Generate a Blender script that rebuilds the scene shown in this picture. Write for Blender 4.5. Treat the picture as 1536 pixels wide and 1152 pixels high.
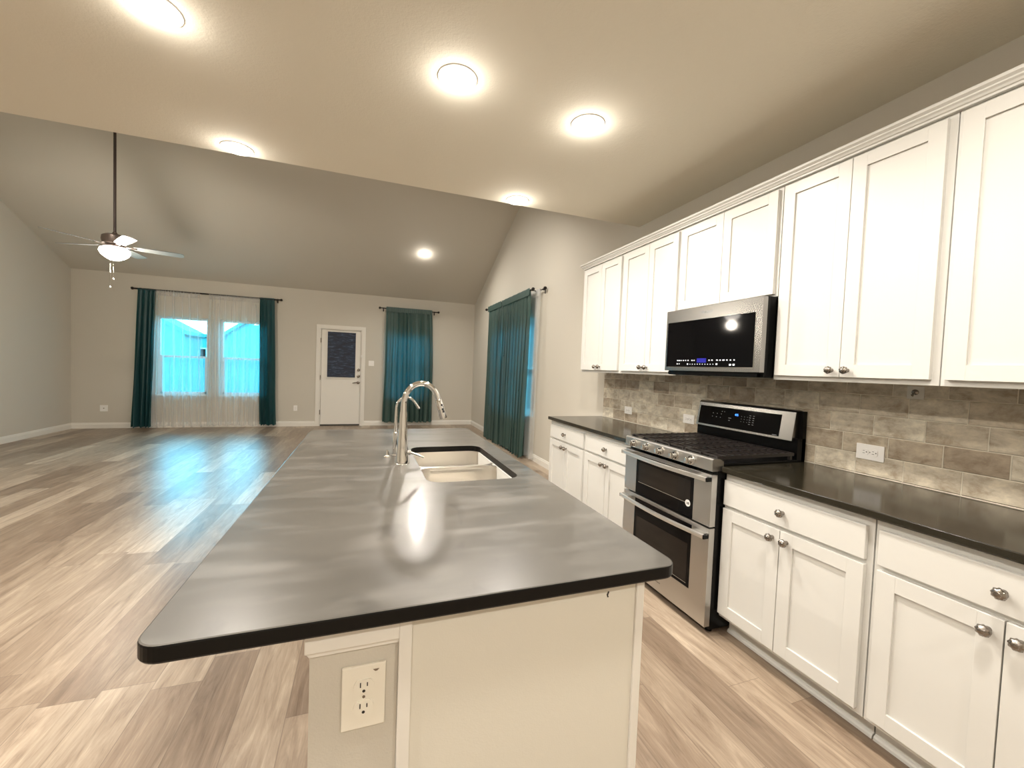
import bpy, bmesh, math, random
from mathutils import Vector, Matrix
random.seed(7)
for o in list(bpy.data.objects): bpy.data.objects.remove(o)
SC = bpy.context.scene; COL = SC.collection
PI = math.pi

# ------------------------------------------------------------------ camera
CH = 1.3891
def cam_setup():
    yaw, pitch, roll, f = 0.3426, -0.0371, 0.0373, 613.9
    fw = Vector((math.sin(yaw)*math.cos(pitch), math.cos(yaw)*math.cos(pitch), math.sin(pitch)))
    rt = Vector((math.cos(yaw), -math.sin(yaw), 0)); up = rt.cross(fw)
    R = rt*math.cos(roll) + up*math.sin(roll); U = -rt*math.sin(roll) + up*math.cos(roll)
    cd = bpy.data.cameras.new('camera'); co = bpy.data.objects.new('camera', cd); COL.objects.link(co)
    co.matrix_world = Matrix(((R.x, U.x, -fw.x, 0), (R.y, U.y, -fw.y, 0), (R.z, U.z, -fw.z, CH), (0, 0, 0, 1)))
    cd.sensor_fit = 'HORIZONTAL'; cd.sensor_width = 36; cd.lens = 36*f/1536; cd.clip_start = .02
    SC.camera = co
cam_setup()

# ------------------------------------------------------------------ world, exposure, lights
SC.view_settings.view_transform = 'Standard'; SC.view_settings.look = 'None'
SC.view_settings.exposure = 0.32; SC.view_settings.gamma = 1; SC.view_settings.use_curve_mapping = False
W = bpy.data.worlds.new('sky'); SC.world = W; W.use_nodes = True
wb = W.node_tree.nodes['Background']; wb.inputs[0].default_value = (.13, .67, 1.0, 1); wb.inputs[1].default_value = 15.0
XW, YB, XL, YF = 2.43, 9.68, -5.05, -2.2        # room shell: right wall, back wall, left wall, wall behind the camera
ZK, YE = 2.79, 3.355                            # kitchen ceiling height and its far edge
YR, ZR, ZB = 6.5, 4.30, 2.90                    # vault ridge, height at the back wall
def area(name, loc, rot, sx, sy, power, col, portal=False):
    l = bpy.data.lights.new(name, 'AREA'); l.shape = 'RECTANGLE'; l.size = sx; l.size_y = sy
    l.energy = power; l.color = col
    if portal: l.cycles.is_portal = True
    o = bpy.data.objects.new(name, l); COL.objects.link(o); o.location = loc; o.rotation_euler = rot
    return o
area('daylight_portal', (-3.38, YB+.16, 1.38), (-PI/2, 0, 0), 0.85, 1.55, 1, (1, 1, 1), True)
bpy.data.objects['daylight_portal'].location.x = -3.38
area('daylight_portal', (-2.33, YB+.16, 1.38), (-PI/2, 0, 0), 0.88, 1.55, 1, (1, 1, 1), True)
area('daylight_portal', (.89, YB+.16, 1.38), (-PI/2, 0, 0), 0.9, 1.55, 1, (1, 1, 1), True)
area('daylight_portal', (XW+.16, 6.78, 1.42), (0, PI/2, 0), 1.6, 1.9, 1, (1, 1, 1), True)
CAN_COL = (1.0, .935, .845)
CANS = [(-.84, 2.11), (.385, 2.03), (1.15, 2.11), (-.845, 3.26), (1.15, 3.26), (1.15, .55), (-.84, .55), (1.15, -1.2), (-.84, -1.2), (-3.1, .4), (-3.1, 2.4)]  # rearmost and left pairs are unseen, added to fill island front and ceiling
CAN_W = 23
FAN = (-2.925, 6.4, 2.70)

# ------------------------------------------------------------------ helpers
def tag(o, label, cat, group=None, kind=None):
    if label: o['label'] = label
    if cat: o['category'] = cat
    if group: o['group'] = group
    if kind: o['kind'] = kind
    return o
ORG = {}
def thing(name, label, cat, loc=(0, 0, 0), group=None, kind=None):
    o = bpy.data.objects.new(name, None); o.empty_display_size = .05; COL.objects.link(o); o.location = loc
    ORG[o.name] = Vector(loc); return tag(o, label, cat, group, kind)
def obj(name, bm, mat, parent=None, smooth=None, label=None):
    """link a bmesh given in world space as one mesh object, child of parent"""
    off = ORG.get(parent.name, Vector((0, 0, 0))) if parent else Vector((0, 0, 0))
    if off.length: bmesh.ops.translate(bm, verts=bm.verts, vec=-off)
    bmesh.ops.recalc_face_normals(bm, faces=bm.faces)
    me = bpy.data.meshes.new(name); bm.to_mesh(me); bm.free()
    me.materials.append(mat)
    if smooth is not None:
        me.shade_smooth() if smooth >= 180 else smooth_by(me, smooth)
    o = bpy.data.objects.new(name, me); COL.objects.link(o)
    if parent: o.parent = parent
    ORG[o.name] = off
    if label: o['label'] = label
    return o
def smooth_by(me, ang):
    bm = bmesh.new(); bm.from_mesh(me)
    for f in bm.faces: f.smooth = True
    for e in bm.edges:
        if len(e.link_faces) == 2 and e.calc_face_angle(0) > math.radians(ang): e.smooth = False
    bm.to_mesh(me); bm.free()
def struct(name, bm, mat, parent=None, smooth=None):
    o = obj(name, bm, mat, parent, smooth); o['kind'] = 'structure' if not parent else o.get('kind', 'structure')
    if parent: del o['kind']
    return o
def B(): return bmesh.new()
def box(bm, x0, x1, y0, y1, z0, z1, bev=0):
    if x1 < x0: x0, x1 = x1, x0
    if y1 < y0: y0, y1 = y1, y0
    if z1 < z0: z0, z1 = z1, z0
    vs = [bm.verts.new((x, y, z)) for x in (x0, x1) for y in (y0, y1) for z in (z0, z1)]
    fs = [bm.faces.new([vs[i] for i in q]) for q in ((0, 1, 3, 2), (4, 6, 7, 5), (0, 4, 5, 1), (2, 3, 7, 6), (0, 2, 6, 4), (1, 5, 7, 3))]
    if bev:
        es = list({e for f in fs for e in f.edges})
        bmesh.ops.recalc_face_normals(bm, faces=fs)
        bmesh.ops.bevel(bm, geom=es, offset=bev, segments=2, affect='EDGES', profile=.6)
    return bm
def bx(*a, **k): return box(B(), *a, **k)
def frame_of(d):
    d = Vector(d).normalized(); a = Vector((0, 0, 1)) if abs(d.z) < .9 else Vector((1, 0, 0))
    u = d.cross(a).normalized(); return u, d.cross(u).normalized(), d
def lathe(bm, o, d, prof, n=24, cap=True, mod=None):
    """revolve (along, radius) pairs about direction d from origin o"""
    u, v, d = frame_of(d); o = Vector(o); rings = []
    for i, (t, r) in enumerate(prof):
        rings.append([bm.verts.new(o + d*t + (u*math.cos(2*PI*k/n) + v*math.sin(2*PI*k/n))*(r*(mod(t, 2*PI*k/n) if mod else 1))) for k in range(n)])
    for a, b in zip(rings, rings[1:]):
        for k in range(n): bm.faces.new((a[k], a[(k+1) % n], b[(k+1) % n], b[k]))
    if cap:
        bm.faces.new(rings[0][::-1]); bm.faces.new(rings[-1])
    return bm
def tube(bm, pts, r, n=14, cap=True):
    """sweep a circle along points; r a number or list"""
    pts = [Vector(p) for p in pts]; rs = r if isinstance(r, (list, tuple)) else [r]*len(pts)
    prev = None; rings = []
    for i, p in enumerate(pts):
        t = (pts[min(i+1, len(pts)-1)] - pts[max(i-1, 0)]).normalized()
        if prev is None: u = frame_of(t)[0]
        else: u = (prev - t*prev.dot(t)).normalized()
        prev = u; v = t.cross(u)
        rings.append([bm.verts.new(p + (u*math.cos(2*PI*k/n) + v*math.sin(2*PI*k/n))*rs[i]) for k in range(n)])
    for a, b in zip(rings, rings[1:]):
        for k in range(n): bm.faces.new((a[k], a[(k+1) % n], b[(k+1) % n], b[k]))
    if cap: bm.faces.new(rings[0][::-1]); bm.faces.new(rings[-1])
    return bm
def prism(bm, pts, axis, a0, a1):
    """extrude a polygon (2D points in the other two axes) along axis"""
    def P(p, a): return {'X': (a, p[0], p[1]), 'Y': (p[0], a, p[1]), 'Z': (p[0], p[1], a)}[axis]
    lo = [bm.verts.new(P(p, a0)) for p in pts]; hi = [bm.verts.new(P(p, a1)) for p in pts]
    bm.faces.new(lo); bm.faces.new(hi[::-1]); n = len(pts)
    for i in range(n): bm.faces.new((lo[i], lo[(i+1) % n], hi[(i+1) % n], hi[i]))
    return bm
def rrect(x0, x1, y0, y1, r, n=8):
    out = []
    for cx, cy, a0 in ((x1-r, y1-r, 0), (x0+r, y1-r, 90), (x0+r, y0+r, 180), (x1-r, y0+r, 270)):
        for k in range(n+1):
            a = math.radians(a0 + 90*k/n); out.append((cx+r*math.cos(a), cy+r*math.sin(a)))
    return out
def wall_cells(bm, axis, pos0, pos1, u0, u1, z0, z1, holes):
    """wall slab with rectangular openings (u = the horizontal axis)"""
    us = sorted({u0, u1, *[h[0] for h in holes], *[h[1] for h in holes]}); zs = sorted({z0, z1, *[h[2] for h in holes], *[h[3] for h in holes]})
    solid = {}
    for i in range(len(us)-1):
        for j in range(len(zs)-1):
            cu, cz = (us[i]+us[i+1])/2, (zs[j]+zs[j+1])/2
            solid[i, j] = not any(h[0] < cu < h[1] and h[2] < cz < h[3] for h in holes)
    cache = {}
    def V(u, p, z):
        k = (round(u, 4), round(p, 4), round(z, 4))
        if k not in cache: cache[k] = bm.verts.new((p, u, z) if axis == 'X' else (u, p, z))
        return cache[k]
    for (i, j), s in solid.items():
        if not s: continue
        a, b, c, d = us[i], us[i+1], zs[j], zs[j+1]
        for p in (pos0, pos1): bm.faces.new((V(a, p, c), V(b, p, c), V(b, p, d), V(a, p, d)))
        for (di, dj, e) in ((-1, 0, ((a, c), (a, d))), (1, 0, ((b, c), (b, d))), (0, -1, ((a, c), (b, c))), (0, 1, ((a, d), (b, d)))):
            if not solid.get((i+di, j+dj), False):
                (ua, za), (ub, zb) = e
                bm.faces.new((V(ua, pos0, za), V(ub, pos0, zb), V(ub, pos1, zb), V(ua, pos1, za)))
    return bm
def text(name, s, size, loc, axes, mat, parent, depth=.0006, bold=0):
    """real lettering: a font curve turned to mesh; axes = (right, up) world directions"""
    cu = bpy.data.curves.new(name, 'FONT'); cu.body = s; cu.size = size; cu.extrude = depth; cu.align_x = 'CENTER'; cu.align_y = 'CENTER'; cu.offset = bold
    t = bpy.data.objects.new(name, cu); COL.objects.link(t)
    dg = bpy.context.evaluated_depsgraph_get(); dg.update()
    me = bpy.data.meshes.new_from_object(t.evaluated_get(dg)); bpy.data.objects.remove(t)
    r, u = Vector(axes[0]), Vector(axes[1]); n = r.cross(u)
    off = Vector(loc) - (ORG.get(parent.name, Vector()) if parent else Vector())
    me.transform(Matrix(((r.x, u.x, n.x, off.x), (r.y, u.y, n.y, off.y), (r.z, u.z, n.z, off.z), (0, 0, 0, 1))))
    me.materials.clear(); me.materials.append(mat)
    o = bpy.data.objects.new(name, me); COL.objects.link(o); o.parent = parent; ORG[o.name] = ORG.get(parent.name, Vector())
    return o
def inst(src, parent, loc):
    """copy a part whose mesh is built about the origin and place it at world loc under parent"""
    o = src.copy(); COL.objects.link(o); o.parent = parent; o.location = Vector(loc) - ORG.get(parent.name, Vector()); return o

# ------------------------------------------------------------------ materials
def mat(name, col, rough=.5, metal=0, spec=.5, **kw):
    m = bpy.data.materials.new(name); m.use_nodes = True; b = m.node_tree.nodes['Principled BSDF']
    b.inputs['Base Color'].default_value = (*col, 1); b.inputs['Roughness'].default_value = rough; b.inputs['Metallic'].default_value = metal
    b.inputs['Specular IOR Level'].default_value = spec
    for k, v in kw.items(): b.inputs[k.replace('_', ' ')].default_value = v
    return m
class NT:
    def __init__(s, m): s.m = m; s.t = m.node_tree; s.b = s.t.nodes.get('Principled BSDF'); s.out = s.t.nodes['Material Output']
    def n(s, t, **kw):
        x = s.t.nodes.new(t)
        for k, v in kw.items():
            if hasattr(x, k) and not k.startswith('i_'): setattr(x, k, v)
            else: x.inputs[k[2:].replace('_', ' ') if k.startswith('i_') else k].default_value = v
        return x
    def l(s, a, b): s.t.links.new(a, b)
    def math(s, op, a, b=None, c=None):
        x = s.t.nodes.new('ShaderNodeMath'); x.operation = op
        for i, v in enumerate((a, b, c)):
            if v is None: continue
            if isinstance(v, (int, float)): x.inputs[i].default_value = v
            else: s.l(v, x.inputs[i])
        return x.outputs[0]
    def coord(s): return s.n('ShaderNodeTexCoord').outputs['Object']
    def geo(s): return s.n('ShaderNodeNewGeometry').outputs['Position']
    def noise(s, vec, scale, detail=3, rough=.5, dist=0):
        x = s.n('ShaderNodeTexNoise'); x.inputs['Scale'].default_value = scale; x.inputs['Detail'].default_value = detail
        x.inputs['Roughness'].default_value = rough; x.inputs['Distortion'].default_value = dist
        if vec is not None: s.l(vec, x.inputs['Vector'])
        return x.outputs[0]
    def ramp(s, fac, stops, interp='LINEAR'):
        x = s.n('ShaderNodeValToRGB'); x.color_ramp.interpolation = interp; e = x.color_ramp.elements
        while len(e) < len(stops): e.new(.5)
        for i, (p, c) in enumerate(stops):
            e[i].position = p; e[i].color = (*c, 1) if len(c) == 3 else c
        s.l(fac, x.inputs[0]); return x.outputs[0]
    def mix(s, fac, a, b, mode='MIX'):
        x = s.n('ShaderNodeMix'); x.data_type = 'RGBA'; x.blend_type = mode
        for i, v in ((0, fac), (6, a), (7, b)):
            if isinstance(v, (int, float)): x.inputs[i].default_value = v
            elif isinstance(v, tuple): x.inputs[i].default_value = (*v, 1)
            else: s.l(v, x.inputs[i])
        return x.outputs[2]
    def bump(s, h, strength, dist=.01):
        x = s.n('ShaderNodeBump'); x.inputs['Strength'].default_value = strength; x.inputs['Distance'].default_value = dist
        s.l(h, x.inputs['Height']); s.l(x.outputs[0], s.b.inputs['Normal']); return x
def scaled(n, vec, sc):
    x = n.n('ShaderNodeMapping'); x.inputs['Scale'].default_value = sc; n.l(vec, x.inputs[0]); return x.outputs[0]

def paint(name, col, rough=.75, bump=.25, scale=260):
    m = mat(name, col, rough, spec=.3); n = NT(m); h = n.noise(n.geo(), scale, 2)
    h2 = n.noise(n.geo(), 60, 3); n.bump(n.math('ADD', h, n.math('MULTIPLY', h2, 1.2)), bump, .002); return m
M = {}
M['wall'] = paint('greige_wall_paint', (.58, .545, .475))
M['ceil'] = paint('greige_ceiling_paint', (.77, .725, .615), .85, .5, 150)
M['trim'] = mat('white_trim_paint', (.76, .735, .68), .4)
M['cab'] = mat('white_cabinet_paint', (.63, .62, .585), .38)
M['panel'] = paint('cream_panel_paint', (.70, .67, .59), .55, .1)
M['plate'] = mat('white_plastic_plate', (.80, .76, .66), .35)
M['plate2'] = mat('bright_plastic_plate', (.85, .83, .80), .35)
M['slot'] = mat('dark_slot', (.02, .017, .015), .6)
M['chrome'] = mat('polished_chrome', (.72, .71, .69), .08, 1)
M['nickel'] = mat('antique_nickel', (.30, .27, .24), .22, 1)
M['bronze'] = mat('dark_bronze_rod', (.022, .017, .015), .4, .6)
M['black'] = mat('black_enamel', (.003, .003, .003), .25, spec=.15)
M['iron'] = mat('cast_iron_grate', (.016, .013, .012), .28)
M['glass_black'] = mat('black_appliance_glass', (.002, .002, .0025), .05, spec=.16)
M['oven_glass'] = mat('dark_oven_window_glass', (.008, .006, .005), .06, spec=.35)
M['oven_line'] = mat('oven_window_trim_line', (.32, .31, .27), .3, .6)
M['rubber'] = mat('black_rubber', (.012, .012, .012), .6)
M['white_print'] = mat('white_printed_marks', (.75, .78, .8), .5); 
b = M['white_print'].node_tree.nodes['Principled BSDF']; b.inputs['Emission Color'].default_value = (.8, .85, .95, 1); b.inputs['Emission Strength'].default_value = .5
M['grey_print'] = mat('grey_printed_marks', (.30, .31, .32), .5)
M['display'] = mat('blue_display', (.01, .01, .1), .2); b = M['display'].node_tree.nodes['Principled BSDF']
b.inputs['Emission Color'].default_value = (.01, .01, .55, 1); b.inputs['Emission Strength'].default_value = .35
M['digits'] = mat('blue_lit_digits', (.1, .3, .9), .3); b = M['digits'].node_tree.nodes['Principled BSDF']
b.inputs['Emission Color'].default_value = (.05, .25, 1, 1); b.inputs['Emission Strength'].default_value = 2.2
M['lens'] = mat('lit_led_lens', (1, .95, .9), .5); b = M['lens'].node_tree.nodes['Principled BSDF']
b.inputs['Emission Color'].default_value = (1, .88, .74, 1); b.inputs['Emission Strength'].default_value = 14
M['globe'] = mat('lit_frosted_globe', (1, .95, .9), .5); b = M['globe'].node_tree.nodes['Principled BSDF']
b.inputs['Emission Color'].default_value = (1, .94, .84, 1); b.inputs['Emission Strength'].default_value = 22
M['fan_wood'] = mat('pale_fan_blade', (.17, .18, .18), .4)
M['fan_metal'] = mat('brushed_fan_metal', (.19, .15, .13), .4, .8)
M['rod_metal'] = mat('dark_fan_rod', (.085, .062, .055), .5, .5)
M['vinyl'] = mat('white_vinyl_window', (.75, .78, .8), .4)
M['soap_hole'] = M['slot']

def brushed(name, col, rough, vert=True, aniso=0.0):
    m = mat(name, col, rough, 1); n = NT(m)
    v = scaled(n, n.geo(), (1.5, 1.5, 260) if vert else (260, 1.5, 1.5))
    r = n.noise(v, 3, 3); n.l(n.math('MULTIPLY_ADD', r,   .06, rough-.03), n.b.inputs['Roughness']); return m
M['steel'] = brushed('brushed_stainless', (.55, .54, .52), .31)
M['steel_dark'] = mat('grey_stainless', (.34, .33, .32), .26, 1)
M['steel_bright'] = mat('bright_handle_steel', (.88, .87, .85), .30, 1)
M['sinksteel'] = mat('satin_sink_steel', (.62, .59, .54), .28, 1)

# -- engineered dark stone worktop with wiped smudges
def stone(name, col, smear):
    m = mat(name, col, .3, spec=.5); n = NT(m); p = n.geo()
    sp = n.noise(p, 400, 2)
    c = n.mix(n.math('MULTIPLY', sp, .25), col, tuple(x*1.7 for x in col))
    st = n.noise(scaled(n, p, (1.0, 1.5, 1)), 1.7, 4, .5, .5)
    film = n.ramp(st, [(.30, (.35, .35, .35)), (.72, (1, 1, 1))])
    sc_ = n.noise(scaled(n, p, (1.5, 5, 1)), 2.2, 4, .5, .25)
    wipe = n.ramp(sc_, [(.48, (0, 0, 0)), (.68, (1, 1, 1))])
    c = n.mix(n.math('MULTIPLY', n.math('ADD', film, n.math('MULTIPLY', wipe, .5)), smear), c, (.27, .25, .22))
    # a few drips and dried water marks near the right side
    v = n.noise(scaled(n, p, (3.2, 2.0, 1)), 2.0, 3, .5, .8); d_ = n.ramp(v, [(.62, (0, 0, 0)), (.68, (1, 1, 1))])
    c = n.mix(n.math('MULTIPLY', d_, .35), c, (.03, .027, .024)); n.l(c, n.b.inputs['Base Color'])
    n.b.inputs['Coat Weight'].default_value = .45; n.b.inputs['Coat Roughness'].default_value = .10
    n.l(n.math('MULTIPLY_ADD', wipe, .10, .30), n.b.inputs['Roughness']); return m
M['stone'] = stone('dark_taupe_quartz', (.024, .0215, .0175), .22)
def plain_stone(name, col):
    m = mat(name, col, .13, spec=.5); n = NT(m); p = n.geo()
    n.l(n.mix(n.math('MULTIPLY', n.noise(p, 900, 2), .5), col, tuple(x*2.2 for x in col)), n.b.inputs['Base Color']); return m
M['stone2'] = plain_stone('dark_brown_quartz', (.014, .012, .0075))
M['stone_edge_shaded'] = mat('shaded_worktop_edge', (.0045, .004, .0035), .35, spec=.2)  # darkened copy of the worktop stone, shade of the edge put into colour

# -- plank floor, boards running along Y
def floor_mat():
    m = mat('wood_look_planks', (.4, .3, .2), .34, spec=.5); n = NT(m); p = n.geo()
    s = n.n('ShaderNodeSeparateXYZ'); n.l(p, s.inputs[0]); x, y = s.outputs[0], s.outputs[1]
    wpl, lpl = .183, 1.22
    xr = n.math('DIVIDE', n.math('ADD', x, 20.03), wpl); row = n.math('FLOOR', xr)
    w1 = n.n('ShaderNodeTexWhiteNoise', noise_dimensions='1D'); n.l(row, w1.inputs['W'])
    yr = n.math('ADD', n.math('DIVIDE', n.math('ADD', y, 30), lpl), n.math('MULTIPLY', w1.outputs[0], 7.3)); idx = n.math('FLOOR', yr)
    cv = n.n('ShaderNodeCombineXYZ'); n.l(row, cv.inputs[0]); n.l(idx, cv.inputs[1])
    w2 = n.n('ShaderNodeTexWhiteNoise', noise_dimensions='3D'); n.l(cv.outputs[0], w2.inputs['Vector']); rnd = w2.outputs[0]
    base = n.ramp(rnd, [(0, (.205, .150, .106)), (.25, (.25, .188, .135)), (.5, (.285, .220, .160)), (.8, (.335, .266, .198)), (1, (.44, .36, .275))])
    # grain: stretched along the board, shifted per board
    sh = n.n('ShaderNodeCombineXYZ'); n.l(n.math('MULTIPLY', rnd, 40), sh.inputs[2]); n.l(n.math('MULTIPLY', rnd, 9), sh.inputs[1])
    va = n.n('ShaderNodeVectorMath', operation='ADD'); n.l(p, va.inputs[0]); n.l(sh.outputs[0], va.inputs[1])
    g1 = n.noise(scaled(n, va.outputs[0], (9, 1.1, 1)), 1.7, 7, .66, 1.4)
    g2 = n.noise(scaled(n, va.outputs[0], (90, 5, 1)), 2, 4, .6, .3)
    g = n.math('ADD', n.math('MULTIPLY', g1, .75), n.math('MULTIPLY', g2, .25))
    gr = n.ramp(g, [(.32, (.52, .47, .44)), (.45, (.85, .82, .80)), (.55, (1.04, 1.04, 1.04)), (.68, (1.42, 1.45, 1.47))])
    c = n.mix(1.0, base, gr, 'MULTIPLY')
    fx = n.math('FRACT', xr); fy = n.math('FRACT', yr)
    ex = n.math('MINIMUM', fx, n.math('SUBTRACT', 1, fx)); ey = n.math('MINIMUM', fy, n.math('SUBTRACT', 1, fy))
    jx = n.math('LESS_THAN', ex, .010); jy = n.math('LESS_THAN', ey, .0014); j = n.math('MAXIMUM', jx, jy)
    c = n.mix(n.math('MULTIPLY', j, .45), c, (.10, .07, .05)); n.l(c, n.b.inputs['Base Color'])
    n.l(n.math('MULTIPLY_ADD', g2, .14, .28), n.b.inputs['Roughness'])
    n.bump(n.math('SUBTRACT', g2, n.math('MULTIPLY', j, 1.5)), .18, .002); return m
M['floor'] = floor_mat()

# -- stone look subway tile, 8 x 4 inches, one-third running bond
def tile_mat():
    m = mat('taupe_stone_tile', (.3, .25, .2), .42, spec=.45); n = NT(m); p = n.geo()
    s = n.n('ShaderNodeSeparateXYZ'); n.l(p, s.inputs[0]); y, z = s.outputs[1], s.outputs[2]
    zr = n.math('DIVIDE', n.math('SUBTRACT', z, .917), .1018); row = n.math('FLOOR', zr)
    yr = n.math('DIVIDE', n.math('ADD', n.math('SUBTRACT', y, n.math('MULTIPLY', row, .0665)), 8.954 - .175), .2035)
    idx = n.math('FLOOR', yr)
    cv = n.n('ShaderNodeCombineXYZ'); n.l(row, cv.inputs[0]); n.l(idx, cv.inputs[1])
    w = n.n('ShaderNodeTexWhiteNoise', noise_dimensions='3D'); n.l(cv.outputs[0], w.inputs['Vector']); rnd = w.outputs[0]
    base = n.ramp(rnd, [(0, (.30, .24, .175)), (.25, (.42, .36, .275)), (.65, (.49, .435, .345)), (1, (.57, .52, .42))])
    sh = n.n('ShaderNodeCombineXYZ'); n.l(n.math('MULTIPLY', rnd, 30), sh.inputs[0])
    va = n.n('ShaderNodeVectorMath', operation='ADD'); n.l(p, va.inputs[0]); n.l(sh.outputs[0], va.inputs[1])
    b1 = n.noise(scaled(n, va.outputs[0], (1, 1, 1.6)), 11, 6, .68, .25)
    g = n.ramp(b1, [(.34, (.66, .60, .54)), (.5, (1, 1, 1)), (.64, (1.3, 1.3, 1.28))])
    c = n.mix(1.0, base, g, 'MULTIPLY')
    fy = n.math('FRACT', yr); fz = n.math('FRACT', zr)
    ey = n.math('MULTIPLY', n.math('MINIMUM', fy, n.math('SUBTRACT', 1, fy)), .2035)
    ez = n.math('MULTIPLY', n.math('MINIMUM', fz, n.math('SUBTRACT', 1, fz)), .1018)
    e = n.math('MINIMUM', ey, ez); j = n.math('LESS_THAN', e, .0020)
    c = n.mix(j, c, (.70, .64, .52)); n.l(c, n.b.inputs['Base Color'])
    n.l(n.math('MULTIPLY_ADD', j, .4, .40), n.b.inputs['Roughness'])
    n.bump(n.math('MINIMUM', e, .004), .8, 1.0); return m
M['tile'] = tile_mat()

def cloth(name, col, trans, amount, weave=900, opac=1.0):
    m = bpy.data.materials.new(name); m.use_nodes = True; t = m.node_tree; t.nodes.clear(); n = NT.__new__(NT); n.m = m; n.t = t
    out = t.nodes.new('ShaderNodeOutputMaterial')
    d = n.n('ShaderNodeBsdfDiffuse'); d.inputs[0].default_value = (*col, 1)
    tr = n.n('ShaderNodeBsdfTranslucent'); tr.inputs[0].default_value = (*trans, 1)
    mx = n.n('ShaderNodeMixShader'); mx.inputs[0].default_value = amount; n.l(d.outputs[0], mx.inputs[1]); n.l(tr.outputs[0], mx.inputs[2])
    g = n.n('ShaderNodeBsdfGlossy'); g.inputs[0].default_value = (1, 1, 1, 1); g.inputs['Roughness'].default_value = .5
    if opac < 1:
        tp = n.n('ShaderNodeBsdfTransparent'); m2 = n.n('ShaderNodeMixShader')
        lw = n.n('ShaderNodeLayerWeight'); lw.inputs[0].default_value = .35
        o = n.math('MINIMUM', n.math('MULTIPLY_ADD', lw.outputs['Facing'], .8, opac), .96)
        n.l(o, m2.inputs[0]); n.l(tp.outputs[0], m2.inputs[1]); n.l(mx.outputs[0], m2.inputs[2]); n.l(m2.outputs[0], out.inputs[0])
    else:
        m2 = n.n('ShaderNodeMixShader'); m2.inputs[0].default_value = .04; n.l(mx.outputs[0], m2.inputs[1]); n.l(g.outputs[0], m2.inputs[2]); n.l(m2.outputs[0], out.inputs[0])
    return m
M['teal'] = cloth('dark_teal_curtain_cloth', (.012, .062, .070), (.05, .24, .26), .25)
M['teal2'] = cloth('green_teal_curtain_cloth', (.050, .095, .080), (.05, .18, .20), .27)
M['sheer'] = cloth('white_sheer_voile', (.90, .90, .89), (.88, .90, .91), .5, opac=.20)
def glass():
    m = bpy.data.materials.new('clear_window_glass'); m.use_nodes = True; t = m.node_tree; t.nodes.clear(); n = NT.__new__(NT); n.m = m; n.t = t
    out = t.nodes.new('ShaderNodeOutputMaterial'); tp = n.n('ShaderNodeBsdfTransparent'); tp.inputs[0].default_value = (.93, .97, .96, 1)
    g = n.n('ShaderNodeBsdfGlossy'); g.inputs['Roughness'].default_value = .02; f = n.n('ShaderNodeFresnel'); f.inputs[0].default_value = 1.45
    mx = n.n('ShaderNodeMixShader'); n.l(f.outputs[0], mx.inputs[0]); n.l(tp.outputs[0], mx.inputs[1]); n.l(g.outputs[0], mx.inputs[2]); n.l(mx.outputs[0], out.inputs[0]); return m
M['glass'] = glass()
def shade_mat():
    m = mat('navy_crinkled_shade', (.01, .02, .05), .45); n = NT(m); p = n.geo()
    a = n.noise(scaled(n, p, (5, 1, 34)), 1.6, 5, .7, .6)
    n.l(n.ramp(a, [(.42, (.004, .008, .024)), (.56, (.012, .026, .062)), (.68, (.09, .13, .20))]), n.b.inputs['Base Color']); n.bump(a, .6, .01); return m
M['shade'] = shade_mat()
def fade(name, c1, c2, scale):
    m = mat(name, c1, .8); n = NT(m); n.l(n.mix(n.noise(n.geo(), scale, 4), c1, c2), n.b.inputs['Base Color']); return m
M['siding'] = fade('daylight_tinted_siding', (.035, .15, .165), (.05, .19, .20), 2)  # cyan daylight cast put into the house and fence colours
M['roof'] = fade('daylight_tinted_shingles', (.028, .13, .15), (.04, .16, .18), 3)
M['fence'] = fade('daylight_tinted_fence_boards', (.022, .10, .12), (.035, .13, .15), 4)
M['grass'] = fade('lawn', (.10, .14, .06), (.16, .2, .09), 8)

# ------------------------------------------------------------------ room shell
struct('floor', bx(XL-.15, XW+.15, YF-.15, YB+.15, -.08, 0), M['floor'])
struct('ceiling', bx(XL-.15, XW+.15, YF-.15, YE, ZK, ZK+.1), M['ceil'])
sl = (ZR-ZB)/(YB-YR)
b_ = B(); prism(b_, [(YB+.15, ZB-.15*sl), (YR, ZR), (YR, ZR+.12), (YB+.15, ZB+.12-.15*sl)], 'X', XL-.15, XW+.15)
struct('ceiling_vault', b_, M['wall'])  # vault's dimmer light put into colour: darker paint than the kitchen ceiling
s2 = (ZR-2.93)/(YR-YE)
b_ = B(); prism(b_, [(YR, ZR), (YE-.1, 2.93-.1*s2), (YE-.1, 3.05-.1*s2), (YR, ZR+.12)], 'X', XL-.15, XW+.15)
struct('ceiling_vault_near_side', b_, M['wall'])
struct('wall_over_kitchen', bx(XL-.15, XW+.15, YE-.1, YE, ZK+.1, 2.93), M['ceil'])
WL = (-3.80, -2.97, .62, 2.15); WR = (-2.77, -1.94, .62, 2.15); W2 = (.42, 1.36, .62, 2.15); DR = (-.945, -.105, 0, 2.11)
W3 = (5.79, 7.72, .65, 2.20)
struct('wall_back', wall_cells(B(), 'Y', YB, YB+.15, XL, XW, 0, ZB, [WL, WR, W2, DR]), M['wall'])
def gable(x0, x1):
    b = B(); prism(b, [(YE, ZK), (YB, ZK), (YB, ZB+.03), (YR, ZR+.03), (YE, 2.96)], 'X', x0, x1); return b
b_ = wall_cells(B(), 'X', XW, XW+.15, YF, YB, 0, ZK, [W3]); g_ = gable(XW, XW+.15); me_ = bpy.data.meshes.new('t'); g_.to_mesh(me_); g_.free(); b_.from_mesh(me_)
struct('wall_right', b_, M['wall'])
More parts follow.
